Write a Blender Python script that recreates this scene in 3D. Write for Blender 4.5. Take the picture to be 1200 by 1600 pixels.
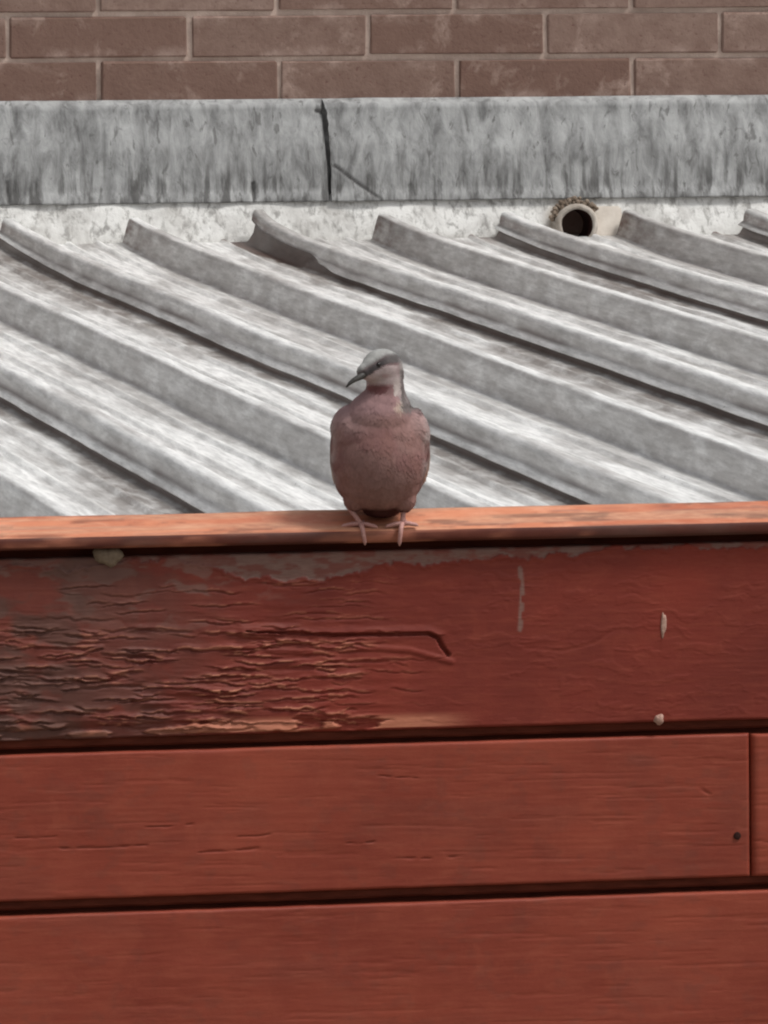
import bpy, bmesh, math, random
import numpy as np
from mathutils import Vector, Matrix

# ------------------------------------------------------------------ camera, sky, sun, exposure
for o in list(bpy.data.objects):
    bpy.data.objects.remove(o, do_unlink=True)
SC = bpy.context.scene
COL = SC.collection
rng = np.random.default_rng(7)
random.seed(7)

F_PX = 10500.0                       # focal length in pixels of the 1200 x 1600 photograph
YAW = math.atan(2300 / F_PX)         # camera looks to the right of the roof's fall
PITCH = math.radians(3.0)
ROLL = 0.0105
CAM = np.array([-1.22, -5.57, 3.2])
fw = np.array([math.sin(YAW) * math.cos(PITCH), math.cos(YAW) * math.cos(PITCH), -math.sin(PITCH)])
rt0 = np.array([math.cos(YAW), -math.sin(YAW), 0.0])
up0 = np.cross(rt0, fw)
rt = rt0 * math.cos(ROLL) - up0 * math.sin(ROLL)
up = up0 * math.cos(ROLL) + rt0 * math.sin(ROLL)

cd = bpy.data.cameras.new('camera')
cam = bpy.data.objects.new('camera', cd)
COL.objects.link(cam)
cd.sensor_fit = 'VERTICAL'
cd.sensor_height = 36.0
cd.lens = 36.0 * F_PX / 1600.0
cd.clip_start = 0.1
cd.clip_end = 3000.0
cam.matrix_world = Matrix(((rt[0], up[0], -fw[0], CAM[0]), (rt[1], up[1], -fw[1], CAM[1]),
                           (rt[2], up[2], -fw[2], CAM[2]), (0, 0, 0, 1)))
SC.camera = cam

SUN_EL, SUN_AZ = math.radians(58), math.radians(122)   # azimuth measured clockwise from +Y (away from camera)
w = bpy.data.worlds.new('World')
SC.world = w
w.use_nodes = True
nt = w.node_tree
bg = nt.nodes['Background']
sky = nt.nodes.new('ShaderNodeTexSky')
sky.sky_type = 'NISHITA'
sky.sun_disc = False
sky.sun_elevation = SUN_EL
sky.sun_rotation = SUN_AZ
sky.dust_density = 4.0
hs = nt.nodes.new('ShaderNodeHueSaturation')      # thin overcast: nearly colourless sky
hs.inputs['Saturation'].default_value = 0.12
nt.links.new(sky.outputs[0], hs.inputs['Color'])
nt.links.new(hs.outputs[0], bg.inputs[0])
bg.inputs[1].default_value = 0.085
sd = bpy.data.lights.new('sun', 'SUN')
sd.energy = 1.5
sd.angle = math.radians(12)
sd.color = (1.0, 0.97, 0.92)
so = bpy.data.objects.new('sun', sd)
COL.objects.link(so)
so.location = (2, -2, 8)
sv = Vector((math.sin(SUN_AZ) * math.cos(SUN_EL), math.cos(SUN_AZ) * math.cos(SUN_EL), math.sin(SUN_EL)))
so.rotation_euler = sv.to_track_quat('Z', 'Y').to_euler()
SC.view_settings.view_transform = 'Standard'
SC.view_settings.look = 'None'
SC.view_settings.exposure = 0.48
SC.view_settings.gamma = 1.0
SC.view_settings.use_curve_mapping = False
SC.render.engine = 'CYCLES'
SC.cycles.filter_width = 2.1          # soft long-zoom phone picture


# ------------------------------------------------------------------ helpers
def ray(u, v):
    return fw + rt * ((u - 600) / F_PX) - up * ((v - 800) / F_PX)


def at(u, v, Y):
    """the point of the vertical plane y = Y seen at photograph position (u, v)"""
    d = ray(u, v)
    return CAM + d * ((Y - CAM[1]) / d[1])


def project(P):
    q = np.asarray(P) - CAM
    d = q @ fw
    return 600 + F_PX * (q @ rt) / d, 800 - F_PX * (q @ up) / d


_T = np.random.default_rng(3).random((8, 256, 256))


def vnoise(x, y, s=0):
    x = np.asarray(x, float); y = np.asarray(y, float)
    ix = np.floor(x).astype(int); iy = np.floor(y).astype(int)
    fx = x - ix; fy = y - iy
    fx = fx * fx * fx * (fx * (fx * 6 - 15) + 10); fy = fy * fy * fy * (fy * (fy * 6 - 15) + 10)
    t = _T[s % 8]
    a = t[ix & 255, iy & 255]; b = t[(ix + 1) & 255, iy & 255]
    c = t[ix & 255, (iy + 1) & 255]; d = t[(ix + 1) & 255, (iy + 1) & 255]
    return (a * (1 - fx) + b * fx) * (1 - fy) + (c * (1 - fx) + d * fx) * fy


def fbm(x, y, s=0, oct=4, gain=0.5):
    r = 0; a = 1; tot = 0
    for k in range(oct):
        r = r + a * vnoise(x * 2 ** k + 17.3 * k, y * 2 ** k + 9.1 * k, s + k)
        tot += a; a *= gain
    return r / tot


def sstep(a, b, x):
    t = np.clip((np.asarray(x, float) - a) / (b - a), 0, 1)
    return t * t * (3 - 2 * t)


def lin(r, g, b):
    f = lambda c: (c / 255 / 12.92) if c / 255 <= 0.04045 else ((c / 255 + 0.055) / 1.055) ** 2.4
    return (f(r), f(g), f(b))


def link(name, me, mat=None, parent=None):
    o = bpy.data.objects.new(name, me)
    COL.objects.link(o)
    if mat is not None and not me.materials:
        me.materials.append(mat)
    if parent is not None:
        o.parent = parent
    return o


def empty(name, loc, label, cat, group=None):
    o = bpy.data.objects.new(name, None)
    COL.objects.link(o)
    o.location = loc
    o.empty_display_size = 0.05
    tag(o, label, cat, group)
    return o


def tag(o, label, cat, group=None):
    o['label'] = label
    o['category'] = cat
    o['kind'] = 'thing'
    if group:
        o['group'] = group
    return o


def mesh_np(name, V, Fq, smooth=True, attrs=None):
    """quad mesh from arrays"""
    me = bpy.data.meshes.new(name)
    V = np.asarray(V, np.float32); Fq = np.asarray(Fq, np.int32)
    k = Fq.shape[1]
    me.vertices.add(len(V)); me.vertices.foreach_set('co', V.ravel())
    me.loops.add(Fq.size); me.loops.foreach_set('vertex_index', Fq.ravel())
    me.polygons.add(len(Fq))
    me.polygons.foreach_set('loop_start', np.arange(len(Fq), dtype=np.int32) * k)
    me.polygons.foreach_set('loop_total', np.full(len(Fq), k, np.int32))
    me.polygons.foreach_set('use_smooth', np.full(len(Fq), smooth, bool))
    me.update(calc_edges=True)
    me.validate()
    if attrs:
        for n, A in attrs.items():
            at_ = me.color_attributes.new(n, 'FLOAT_COLOR', 'POINT')
            B = np.ones((len(V), 4), np.float32); A = np.asarray(A, np.float32)
            B[:, :A.shape[1]] = A
            at_.data.foreach_set('color', B.ravel())
    return me


def grid_faces(nx, nz):
    i, j = np.meshgrid(np.arange(nx - 1), np.arange(nz - 1), indexing='ij')
    a = i * nz + j
    return np.stack([a, a + nz, a + nz + 1, a + 1], -1).reshape(-1, 4)


def tube(bm, pts, rad, n=8, cap=True):
    pts = [Vector(p) for p in pts]
    rings = []
    prev = None
    for i, p in enumerate(pts):
        d = (pts[min(i + 1, len(pts) - 1)] - pts[max(i - 1, 0)]).normalized()
        a = prev if prev is not None else (Vector((0, 0, 1)) if abs(d.z) < 0.9 else Vector((1, 0, 0)))
        x = (a - d * a.dot(d)).normalized(); y = d.cross(x); prev = x
        rings.append([bm.verts.new(p + (x * math.cos(t) + y * math.sin(t)) * rad[i])
                      for t in [2 * math.pi * k / n for k in range(n)]])
    for A, B in zip(rings, rings[1:]):
        for k in range(n):
            f = bm.faces.new((A[k], A[(k + 1) % n], B[(k + 1) % n], B[k])); f.smooth = True
    if cap:
        for R, s in ((rings[0], -1), (rings[-1], 1)):
            f = bm.faces.new(R if s > 0 else R[::-1]); f.smooth = True


def bm_mesh(name, bm):
    bmesh.ops.recalc_face_normals(bm, faces=bm.faces)
    me = bpy.data.meshes.new(name); bm.to_mesh(me); bm.free()
    return me


# ---- node helpers
class NM:
    def __init__(s, name):
        s.m = bpy.data.materials.new(name); s.m.use_nodes = True
        s.t = s.m.node_tree; s.b = s.t.nodes['Principled BSDF']

    def n(s, typ, **kw):
        x = s.t.nodes.new('ShaderNode' + typ)
        for k, v in kw.items():
            setattr(x, k, v)
        return x

    def l(s, a, b):
        s.t.links.new(a, b)

    def coord(s, scale=(1, 1, 1), kind='Object'):
        tc = s.n('TexCoord'); mp = s.n('Mapping'); mp.inputs['Scale'].default_value = scale
        s.l(tc.outputs[kind], mp.inputs[0]); return mp.outputs[0]

    def noise(s, vec, scale, detail=4, rough=0.55, dist=0.0):
        x = s.n('TexNoise'); x.inputs['Scale'].default_value = scale; x.inputs['Detail'].default_value = detail
        x.inputs['Roughness'].default_value = rough; x.inputs['Distortion'].default_value = dist
        s.l(vec, x.inputs['Vector']); return x.outputs['Fac']

    def ramp(s, fac, stops):
        x = s.n('ValToRGB'); e = x.color_ramp.elements
        while len(e) < len(stops):
            e.new(0.5)
        for k, (p, c) in enumerate(stops):
            e[k].position = p
            e[k].color = (c, c, c, 1) if not isinstance(c, tuple) else (*c, 1)
        s.l(fac, x.inputs[0]); return x.outputs[0]

    def mix(s, fac, a, b, mode='MIX'):
        x = s.n('Mix', data_type='RGBA', blend_type=mode)
        for v, i in ((fac, 0), (a, 6), (b, 7)):
            if isinstance(v, (int, float)):
                x.inputs[i].default_value = v
            elif isinstance(v, tuple):
                x.inputs[i].default_value = (*v, 1)
            else:
                s.l(v, x.inputs[i])
        return x.outputs[2]

    def math(s, op, a, b=0.0, clamp=False):
        x = s.n('Math', operation=op, use_clamp=clamp)
        for v, i in ((a, 0), (b, 1)):
            if isinstance(v, (int, float)):
                x.inputs[i].default_value = v
            else:
                s.l(v, x.inputs[i])
        return x.outputs[0]

    def attr(s, name):
        a = s.n('Attribute', attribute_name=name); sp = s.n('SeparateColor')
        s.l(a.outputs['Color'], sp.inputs[0]); return sp.outputs[0], sp.outputs[1], sp.outputs[2], a.outputs['Color']

    def done(s, color, rough=0.8, bump=None, dist=0.001, strength=0.6, metal=0.0, spec=0.3):
        for v, k in ((color, 'Base Color'), (rough, 'Roughness'), (metal, 'Metallic')):
            if isinstance(v, tuple):
                s.b.inputs[k].default_value = (*v, 1)
            elif isinstance(v, (int, float)):
                s.b.inputs[k].default_value = v
            else:
                s.l(v, s.b.inputs[k])
        s.b.inputs['Specular IOR Level'].default_value = spec
        if bump is not None:
            bp = s.n('Bump'); bp.inputs['Distance'].default_value = dist; bp.inputs['Strength'].default_value = strength
            s.l(bump, bp.inputs['Height']); s.l(bp.outputs[0], s.b.inputs['Normal'])
        return s.m


# ------------------------------------------------------------------ materials
def mat_red(name, base, dark, light, bare=lin(214, 142, 112)):
    """old red oxide paint; attribute wear: R bare wood, G black grime, B grey weathered wood"""
    m = NM(name)
    long = m.coord((1.0, 1.0, 7.0)); iso = m.coord((1, 1, 1))
    big = m.noise(iso, 7, 4, 0.6)
    c = m.mix(m.ramp(big, [(0.3, 0.0), (0.7, 1.0)]), dark, base)
    grain = m.noise(long, 26, 6, 0.62)
    c = m.mix(m.ramp(grain, [(0.48, 0.0), (0.78, 0.5)]), c, light)
    fine = m.noise(m.coord((1, 1, 16)), 95, 5, 0.7)
    c = m.mix(m.ramp(fine, [(0.34, 0.22), (0.50, 0.0)]), c, dark)
    c = m.mix(m.ramp(m.noise(iso, 30, 6, 0.7, 0.6), [(0.55, 0.0), (0.75, 0.35)]), c, light)
    sp = m.noise(long, 60, 4, 0.7)
    c = m.mix(m.ramp(sp, [(0.28, 0.35), (0.42, 0.0)]), c, dark)
    R, G, B, _ = m.attr('wear_tone')
    greyn = m.mix(m.noise(long, 90, 4, 0.6), lin(96, 76, 70), lin(152, 128, 118))
    c = m.mix(B, c, greyn)
    c = m.mix(R, c, m.mix(m.noise(long, 80, 3), lin(150, 84, 64), bare))
    c = m.mix(G, c, m.mix(m.noise(iso, 60, 4), lin(58, 36, 31), lin(104, 74, 65)))
    h = m.math('ADD', m.math('ADD', m.math('MULTIPLY', grain, 0.4), m.math('MULTIPLY', fine, 0.3)), m.math('MULTIPLY', m.noise(iso, 220, 3), 0.35))
    return m.done(c, m.ramp(big, [(0.3, 0.55), (0.7, 0.72)]), h, 0.0010, 0.32, spec=0.3)


M_red = mat_red('red_paint', lin(147, 67, 48), lin(122, 48, 34), lin(156, 81, 60))
M_reddeep = mat_red('red_paint_weathered', lin(130, 50, 37), lin(102, 37, 28), lin(144, 68, 50))
M_capedge = mat_red('red_paint_shaded_edge', lin(92, 42, 30), lin(70, 31, 23), lin(112, 58, 43))  # front edge of the capping, its shade put into the paint colour
M_cap = mat_red('red_paint_bleached_lit', lin(212, 140, 106), lin(176, 96, 68), lin(234, 178, 148), lin(230, 184, 150))  # bleached top of the capping, its lit brightness put into the colour
mm = NM('recess_timber')
M_recess = mm.done(mm.mix(mm.noise(mm.coord((1, 1, 5)), 40, 4), lin(58, 27, 20), lin(116, 60, 46)), 0.9, spec=0.1)


def mat_roof():
    m = NM('galvanised_steel')
    along = m.coord((1, 0.09, 1)); iso = m.coord((1, 1, 1)); mid = m.coord((1, 0.25, 1))
    st = m.noise(along, 150, 5, 0.65)
    c = m.mix(m.ramp(st, [(0.34, 0.0), (0.62, 1.0)]), lin(206, 206, 205), lin(253, 253, 252))
    bl = m.noise(mid, 14, 5, 0.6, 0.4)
    c = m.mix(m.ramp(bl, [(0.5, 0.0), (0.72, 0.30)]), c, lin(160, 159, 158))
    dn = m.noise(mid, 34, 5, 0.65, 0.3)
    R, G, B, _ = m.attr('dirt_shade')
    dirt_shade = m.math('MULTIPLY', R, m.ramp(dn, [(0.22, 0.0), (0.55, 1.0)]), True)
    c = m.mix(dirt_shade, c, m.mix(m.noise(iso, 60, 3), lin(104, 95, 91), lin(144, 137, 132)))
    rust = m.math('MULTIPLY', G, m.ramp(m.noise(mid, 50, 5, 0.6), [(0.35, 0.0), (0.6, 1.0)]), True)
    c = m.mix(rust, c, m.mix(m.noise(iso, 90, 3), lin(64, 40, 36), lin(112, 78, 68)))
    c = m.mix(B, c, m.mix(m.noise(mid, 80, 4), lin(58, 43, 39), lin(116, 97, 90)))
    spk = m.noise(iso, 240, 2, 0.5)
    c = m.mix(m.ramp(spk, [(0.68, 0.0), (0.76, 0.5)]), c, lin(110, 108, 106))
    h = m.math('ADD', st, m.math('MULTIPLY', m.noise(iso, 25, 3), 0.8))
    return m.done(c, m.ramp(bl, [(0.3, 0.42), (0.7, 0.62)]), h, 0.0012, 0.5, metal=0.25, spec=0.4)


M_roof = mat_roof()


def mat_flash():
    m = NM('weathered_flashing')
    vert = m.coord((1.0, 1.0, 0.42)); iso = m.coord((1, 1, 1))
    a = m.noise(vert, 52, 6, 0.64, 0.5)
    b = m.noise(vert, 20, 4, 0.6, 0.8)
    f = m.math('ADD', m.math('MULTIPLY', a, 0.6), m.math('MULTIPLY', b, 0.4))
    c = m.mix(m.ramp(f, [(0.36, 0.0), (0.49, 0.55), (0.62, 1.0)]), lin(112, 112, 112), lin(176, 177, 177))
    sk = m.noise(vert, 85, 4, 0.6, 0.7)
    c = m.mix(m.ramp(sk, [(0.33, 0.7), (0.41, 0.0)]), c, lin(96, 95, 94))
    R, G, B, _ = m.attr('wear_tone')
    c = m.mix(m.math('MULTIPLY', R, m.ramp(m.noise(iso, 70, 4), [(0.3, 0.35), (0.6, 0.95)])), c, lin(84, 81, 80))
    c = m.mix(m.math('MULTIPLY', G, m.ramp(m.noise(m.coord((1, 1, 0.12)), 60, 4, 0.6), [(0.47, 0.0), (0.6, 0.85)])), c, lin(84, 83, 82))
    h = m.math('ADD', a, m.math('MULTIPLY', m.noise(iso, 150, 3), 0.3))
    return m.done(c, 0.75, h, 0.003, 0.6, spec=0.25)


M_flash = mat_flash()


def mat_render():
    m = NM('lime_render')
    iso = m.coord((1, 1, 1)); vert = m.coord((1, 1, 0.45))
    c = m.mix(m.noise(iso, 25, 5, 0.65), lin(208, 207, 204), lin(236, 236, 234))
    s1 = m.noise(vert, 75, 6, 0.68, 0.3)
    c = m.mix(m.ramp(s1, [(0.36, 0.85), (0.50, 0.0)]), c, lin(140, 138, 135))
    c = m.mix(m.ramp(m.noise(iso, 14, 5, 0.65, 0.6), [(0.46, 0.0), (0.66, 0.6)]), c, lin(160, 157, 153))
    R, G, B, _ = m.attr('wear_tone')
    c = m.mix(R, c, m.mix(m.noise(iso, 80, 4), lin(120, 106, 90), lin(168, 150, 128)))
    return m.done(c, 0.9, m.math('ADD', s1, m.noise(iso, 120, 4)), 0.002, 0.6, spec=0.2)


M_render = mat_render()


def mat_brick():
    m = NM('brown_face_brick')
    iso = m.coord((1, 1, 1)); wd = m.coord((1, 1, 1))
    oi = m.n('ObjectInfo')
    # shift the pattern from brick to brick
    add = m.n('VectorMath', operation='ADD'); comb = m.n('CombineXYZ')
    m.l(m.math('MULTIPLY', oi.outputs['Random'], 37.0), comb.inputs[0]); m.l(iso, add.inputs[0]); m.l(comb.outputs[0], add.inputs[1])
    v = add.outputs[0]
    c = m.mix(oi.outputs['Random'], lin(116, 91, 81), lin(147, 126, 116))
    n1 = m.noise(v, 30, 5, 0.65)
    c = m.mix(m.ramp(n1, [(0.35, 0.6), (0.65, 0.0)]), c, lin(108, 84, 75))
    sm = m.noise(v, 11, 5, 0.7, 0.5)
    c = m.mix(m.ramp(sm, [(0.56, 0.0), (0.72, 0.6)]), c, lin(180, 158, 147))
    sx = m.n('SeparateXYZ'); m.l(iso, sx.inputs[0])
    edge = m.ramp(m.math('ABSOLUTE', sx.outputs[2]), [(0.012, 0.0), (0.030, 1.0)])
    m2 = m.ramp(m.noise(v, 16, 5, 0.65), [(0.50, 0.0), (0.66, 0.7)])
    c = m.mix(m.math('MULTIPLY', edge, m2), c, lin(168, 147, 137))
    pit = m.noise(v, 150, 3, 0.6)
    c = m.mix(m.ramp(pit, [(0.3, 0.6), (0.4, 0.0)]), c, lin(92, 62, 56))
    return m.done(c, 0.9, m.math('ADD', n1, m.math('MULTIPLY', pit, 0.6)), 0.003, 0.6, spec=0.2)


M_brick = mat_brick()
mm = NM('mortar_joint')
i_ = mm.coord()
M_mortar = mm.done(mm.mix(mm.noise(i_, 50, 5, 0.7), lin(164, 142, 131), lin(206, 186, 174)), 0.95,
                   mm.noise(i_, 130, 4), 0.003, 0.7, spec=0.15)


def mat_plain(name, a, b, scale, rough=0.8, bumpd=0.001, spec=0.3, st=(1, 1, 1)):
    m = NM(name); i = m.coord(st); n = m.noise(i, scale, 4, 0.6)
    return m.done(m.mix(m.ramp(n, [(0.3, 0.0), (0.7, 1.0)]), a, b), rough, n, bumpd, 0.5, spec=spec)


M_pipe = mat_plain('pale_clay_pipe', lin(140, 130, 120), lin(206, 198, 188), 45)
M_pipein = mat_plain('dark_pipe_bore', lin(34, 20, 18), lin(62, 40, 36), 60, 0.95, spec=0.1)  # very dark tone for pipe bore and nail head
M_mud = mat_plain('rusty_mortar', lin(96, 80, 66), lin(146, 132, 118), 60)
M_patch = mat_plain('cream_render', lin(186, 176, 165), lin(214, 206, 196), 40)
M_drop = mat_plain('dried_dropping', lin(150, 112, 98), lin(192, 160, 146), 300)
M_lichen = mat_plain('khaki_lichen', lin(104, 88, 74), lin(132, 116, 98), 250)
M_debris = mat_plain('dead_leaf_litter', lin(46, 34, 31), lin(84, 66, 60), 120)
M_beak = mat_plain('horn_beak', lin(54, 52, 50), lin(74, 72, 70), 200, 0.5)
M_leg = mat_plain('pink_scaly_skin', lin(170, 122, 116), lin(196, 152, 144), 500, 0.6, 0.0003)
mm = NM('black_eye')
M_eye = mm.done(lin(22, 14, 14), 0.12, spec=0.5)
mm = NM('plumage')
_, _, _, vc = mm.attr('feather')
fi = mm.coord()
nz = mm.noise(fi, 260, 3)
M_plum = mm.done(mm.mix(0.35, vc, mm.mix(nz, (0.25, 0.25, 0.25), (0.75, 0.75, 0.75)), 'OVERLAY'), 0.9, nz, 0.0004, 0.25, spec=0.1)
mm = NM('dry_ground')
gi = mm.coord()
M_ground = mm.done(mm.mix(mm.noise(gi, 3, 6), lin(112, 104, 92), lin(150, 142, 128)), 0.95, mm.noise(gi, 30, 4), 0.02, 0.5)

# ------------------------------------------------------------------ ground
bm = bmesh.new()
bmesh.ops.create_grid(bm, x_segments=8, y_segments=8, size=600)
g = link('ground', bm_mesh('ground', bm), M_ground)
g['kind'] = 'structure'

# ------------------------------------------------------------------ red boarded fascia
YF = 0.0
zat = lambda v, Y=YF: float(at(600, v, Y)[2])
XL, XR = -1.0, 1.05
PXM = (project(at(600, 1000, YF) + np.array([0.1, 0, 0]))[0] - 600) / 0.1        # px per metre along the boards
PZM = (project(at(600, 1000, YF))[1] - project(at(600, 1000, YF) + np.array([0, 0, 0.1]))[1]) / 0.1
X600 = at(600, 1000, YF)[0]
fascia = empty('timber_fascia', (0, YF, zat(1700)), 'weathered red painted wooden fascia of wide horizontal boards with flat capping', 'fascia')


def put(o, parent):
    o.parent = parent
    o.location = Vector(o.location) - Vector(parent.location)
    return o


def plank(name, xa, xb, zt, zb, hfun, mat, nx, nz, yf=YF, thick=0.022, bev=0.0025):
    """board with a modelled weathered face; hfun(U, V) -> outward relief in m, wear RGB"""
    cx, cz = (xa + xb) / 2, (zt + zb) / 2
    # extra density inside the picture
    xs = np.linspace(xa, xb, nx)
    zs = np.linspace(zb, zt, nz)
    X, Z = np.meshgrid(xs, zs, indexing='ij')
    U = 600 + (X - X600) * PXM
    V = 1000 + (zat(1000) - Z) * PZM - 0.026 * (U - 600) * 0
    rel, wear_tone = hfun(U, V)
    ez = np.minimum(zt - Z, Z - zb); ex = np.minimum(X - xa, xb - X)
    wob = 0.0007 * (fbm(X * 40, Z * 60, 2) - 0.5)
    e = np.clip(np.minimum(ez, ex) / bev, 0, 1)
    Y = yf - rel + (1 - np.sqrt(1 - (1 - e) ** 2)) * bev
    Z = Z + wob * (ez < bev * 1.2)
    P = np.stack([X, Y, Z], -1)
    # skirt to the back
    P2 = np.zeros((nx + 2, nz + 2, 3)); P2[1:-1, 1:-1] = P
    P2[0, 1:-1] = P[0]; P2[-1, 1:-1] = P[-1]; P2[1:-1, 0] = P[:, 0]; P2[1:-1, -1] = P[:, -1]
    P2[0, 0] = P[0, 0]; P2[0, -1] = P[0, -1]; P2[-1, 0] = P[-1, 0]; P2[-1, -1] = P[-1, -1]
    for s in (np.s_[0, :], np.s_[-1, :], np.s_[:, 0], np.s_[:, -1]):
        P2[s][..., 1] = yf + thick
    W2 = np.pad(wear_tone, ((1, 1), (1, 1), (0, 0)), mode='edge')
    o0 = np.array([cx, yf, cz])
    me = mesh_np(name, (P2 - o0).reshape(-1, 3), grid_faces(nx + 2, nz + 2), True, {'wear_tone': W2.reshape(-1, 3)})
    o = link(name, me, mat)
    o.location = o0
    return put(o, fascia)


def seg(U, V, pts):
    """distance in px to a polyline"""
    d = np.full(U.shape, 1e9)
    for (a, b), (c, e) in zip(pts, pts[1:]):
        t = np.clip(((U - a) * (c - a) + (V - b) * (e - b)) / ((c - a) ** 2 + (e - b) ** 2), 0, 1)
        d = np.minimum(d, np.hypot(U - a - t * (c - a), V - b - t * (e - b)))
    return d


FLK = []
for k in range(260):
    u = rng.uniform(-700, 700) if k % 3 else rng.uniform(-50, 560)
    v = 975 + 165 * rng.random() ** 0.9
    if rng.random() < 0.10:
        v = rng.uniform(900, 980); u = rng.uniform(100, 600)
    FLK.append((u, v, rng.uniform(12, 62), rng.uniform(2.5, 7), rng.uniform(0.4, 1.0)))


def h_top(U, V):
    Us = U
    # board is level, the picture's tilt is the camera's: undo it so that wear lands where it is seen
    Vp = V - 0.024 * (U - 600)
    wu = 26 * (fbm(U / 40, Vp / 40, 6, 3) - 0.5); wv = 30 * (fbm(U / 35, Vp / 30, 7, 3) - 0.5)
    wl = sstep(700, 330, U) * sstep(930, 1020, Vp) * (0.15 + 0.85 * sstep(0.42, 0.56, fbm(U / 150, Vp / 45, 5, 3)))
    n = fbm(U / 75, Vp / 9, 0, 4)
    ter = n * 6
    ter = np.floor(ter) + sstep(0.72, 1.0, ter - np.floor(ter))
    h = wl * (ter - 3) * 0.0007
    h = h + 0.0006 * (fbm(U / 60, Vp / 4, 1, 4) - 0.5) * (0.35 + wl)
    bare = np.zeros(U.shape)
    for (u, v, a, b, s) in FLK:
        wt = float(sstep(760, 380, u)) if u > 0 else 1.0
        m = (np.abs(U - u) < a * 1.3) & (np.abs(Vp - v) < b * 3)
        if not m.any() or wt < 0.05:
            continue
        uu = (U[m] - u) / a
        c = v + 2.2 * np.sin(uu * 2.1 + u) + 4 * (vnoise(U[m] / 14, np.full(uu.shape, v), 3) - 0.5)
        t = (Vp[m] - c) / b
        prof = np.clip(1 + t / 1.2, 0, 1) * (t < 0.25) * np.clip(1.0 - np.abs(uu) ** 4, 0, 1)      # curls outward, breaks off below
        wt *= 0.45 + 0.55 * float(sstep(960, 1030, v))
        h[m] += prof * 0.0015 * s * wt
        h[m] -= ((t > 0.25) & (t < 0.9)) * np.clip(1 - np.abs(uu) ** 3, 0, 1) * 0.0016 * s * wt
        bare[m] = np.maximum(bare[m], (np.abs(t + 0.05) < 0.34) * np.clip(1.2 - np.abs(uu) ** 2, 0, 1) * s * wt * sstep(0.3, 0.6, vnoise(U[m] / 11, Vp[m] / 5, 1)))
    # the long split with a hooked end
    d = seg(U, Vp, [(385, 986), (520, 992), (670, 990), (684, 997), (690, 1010), (700, 1024)])
    dw = 2.4 * sstep(380, 470, U) + 0.9
    d = d + 1.6 * (fbm(U / 9, Vp / 9, 2, 3) - 0.5)
    h -= 0.0045 * (1 - sstep(dw * 0.55, dw, d))
    h += 0.0016 * (1 - sstep(2, 16, d)) * (Vp < 992)
    d2 = seg(U, Vp, [(540, 1010), (640, 1016), (705, 1034)])
    h += 0.001 * (1 - sstep(1, 7, d2))
    # lower edge: splintered lip, bare at the left
    lip = sstep(1112, 1126, V) * sstep(760, 640, U)
    gap = sstep(0.40, 0.50, fbm(U / 70, V / 14, 4, 4))
    bare = np.maximum(bare, lip * gap * (V < 1138) * 0.9)
    h -= 0.003 * lip * (1 - gap)
    # ragged strip along the top where the paint is gone
    ed = 862 + np.interp(U, [-900, 0, 300, 360, 480, 560, 680, 800, 900, 960, 1200, 2000],
                         [12, 8, 8, 30, 38, 26, 18, 14, 8, 3, 5, 12])
    ed = ed + 34 * (fbm(U / 30, V / 40 + 7.7, 5, 5, 0.6) - 0.5)
    gs = 1 - sstep(-1.5, 1.5, V - ed)
    h -= 0.0011 * gs
    h += 0.0007 * np.exp(-((V - ed - 3) / 2.5) ** 2)
    grey = gs * (0.28 + 0.45 * sstep(0.35, 0.6, fbm(U / 24, V / 9, 1, 4)))
    grey = np.maximum(grey, sstep(0.53, 0.66, fbm((U + 2 * wu) / 60, (Vp + wv) / 20, 6, 5)) * sstep(520, 250, U) * sstep(1020, 930, Vp) * 0.55)
    grime = sstep(520, 20, U) * (0.45 + 0.55 * sstep(0.36, 0.62, fbm((U + 2 * wu) / 80, (Vp + wv) / 34, 2, 5))) * 0.9
    grime = np.maximum(grime, sstep(120, 10, U) * sstep(960, 1050, Vp) * 0.9 * sstep(0.3, 0.5, fbm(U / 30, Vp / 16, 4, 3)))
    # faint runs of dried droppings
    d3 = seg(U, Vp, [(814, 888), (817, 930), (813, 984)])
    grey = np.maximum(grey, (1 - sstep(2.0, 5.5, d3)) * sstep(0.36, 0.6, vnoise(U / 9, Vp / 13, 2)) * 0.65)
    h += 0.0010 * (1 - sstep(8, 24, np.hypot((U - 890) / 1.8, Vp - 1005))) * 0
    d4 = seg(U, Vp, [(820, 1012), (880, 1018), (930, 1005), (960, 985)])
    h -= 0.0003 * (1 - sstep(1, 4, d4))
    rough = sstep(0.58, 0.61, fbm((U + wu) / 50, (Vp + wv) / 12, 3, 5, 0.6)) * sstep(500, 800, U) * 0.00022
    return h + rough, np.stack([np.clip(bare, 0, 1), np.clip(grime, 0, 1), np.clip(grey, 0, 1)], -1)


def h_mid(seed, marks=()):
    def f(U, V):
        Vp = V - 0.024 * (U - 600)
        h = 0.00025 * (fbm(U / 110, Vp / 5, seed, 4) - 0.5)
        g = sstep(0.70, 0.76, fbm(U / 120, Vp / 4.5, seed + 2, 3))
        h -= 0.00025 * g
        h += 0.0012 * (fbm(U / 160, Vp / 90, seed + 3, 2) - 0.5)
        bare = np.zeros(U.shape)
        for (a, b, c, e, wd) in marks:
            m = (U > min(a, c) - 30) & (U < max(a, c) + 30)
            d = seg(U, Vp, [(a, b), ((a + c) / 2, (b + e) / 2 + 1.5), (c, e)])
            d = d + 2.2 * (vnoise(U / 13, Vp / 13 + a, 5) - 0.35)
            h -= 0.0010 * (1 - sstep(wd * 0.2, wd * 0.6, d))
        grime = 0.13 * sstep(0.50, 0.75, fbm(U / 170, Vp / 80, seed + 1, 5, 0.6)) + 0.12 * sstep(0.62, 0.72, fbm(U / 30, Vp / 22, seed + 4, 4))
        return h, np.stack([bare, grime, np.zeros(U.shape)], -1)
    return f


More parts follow.
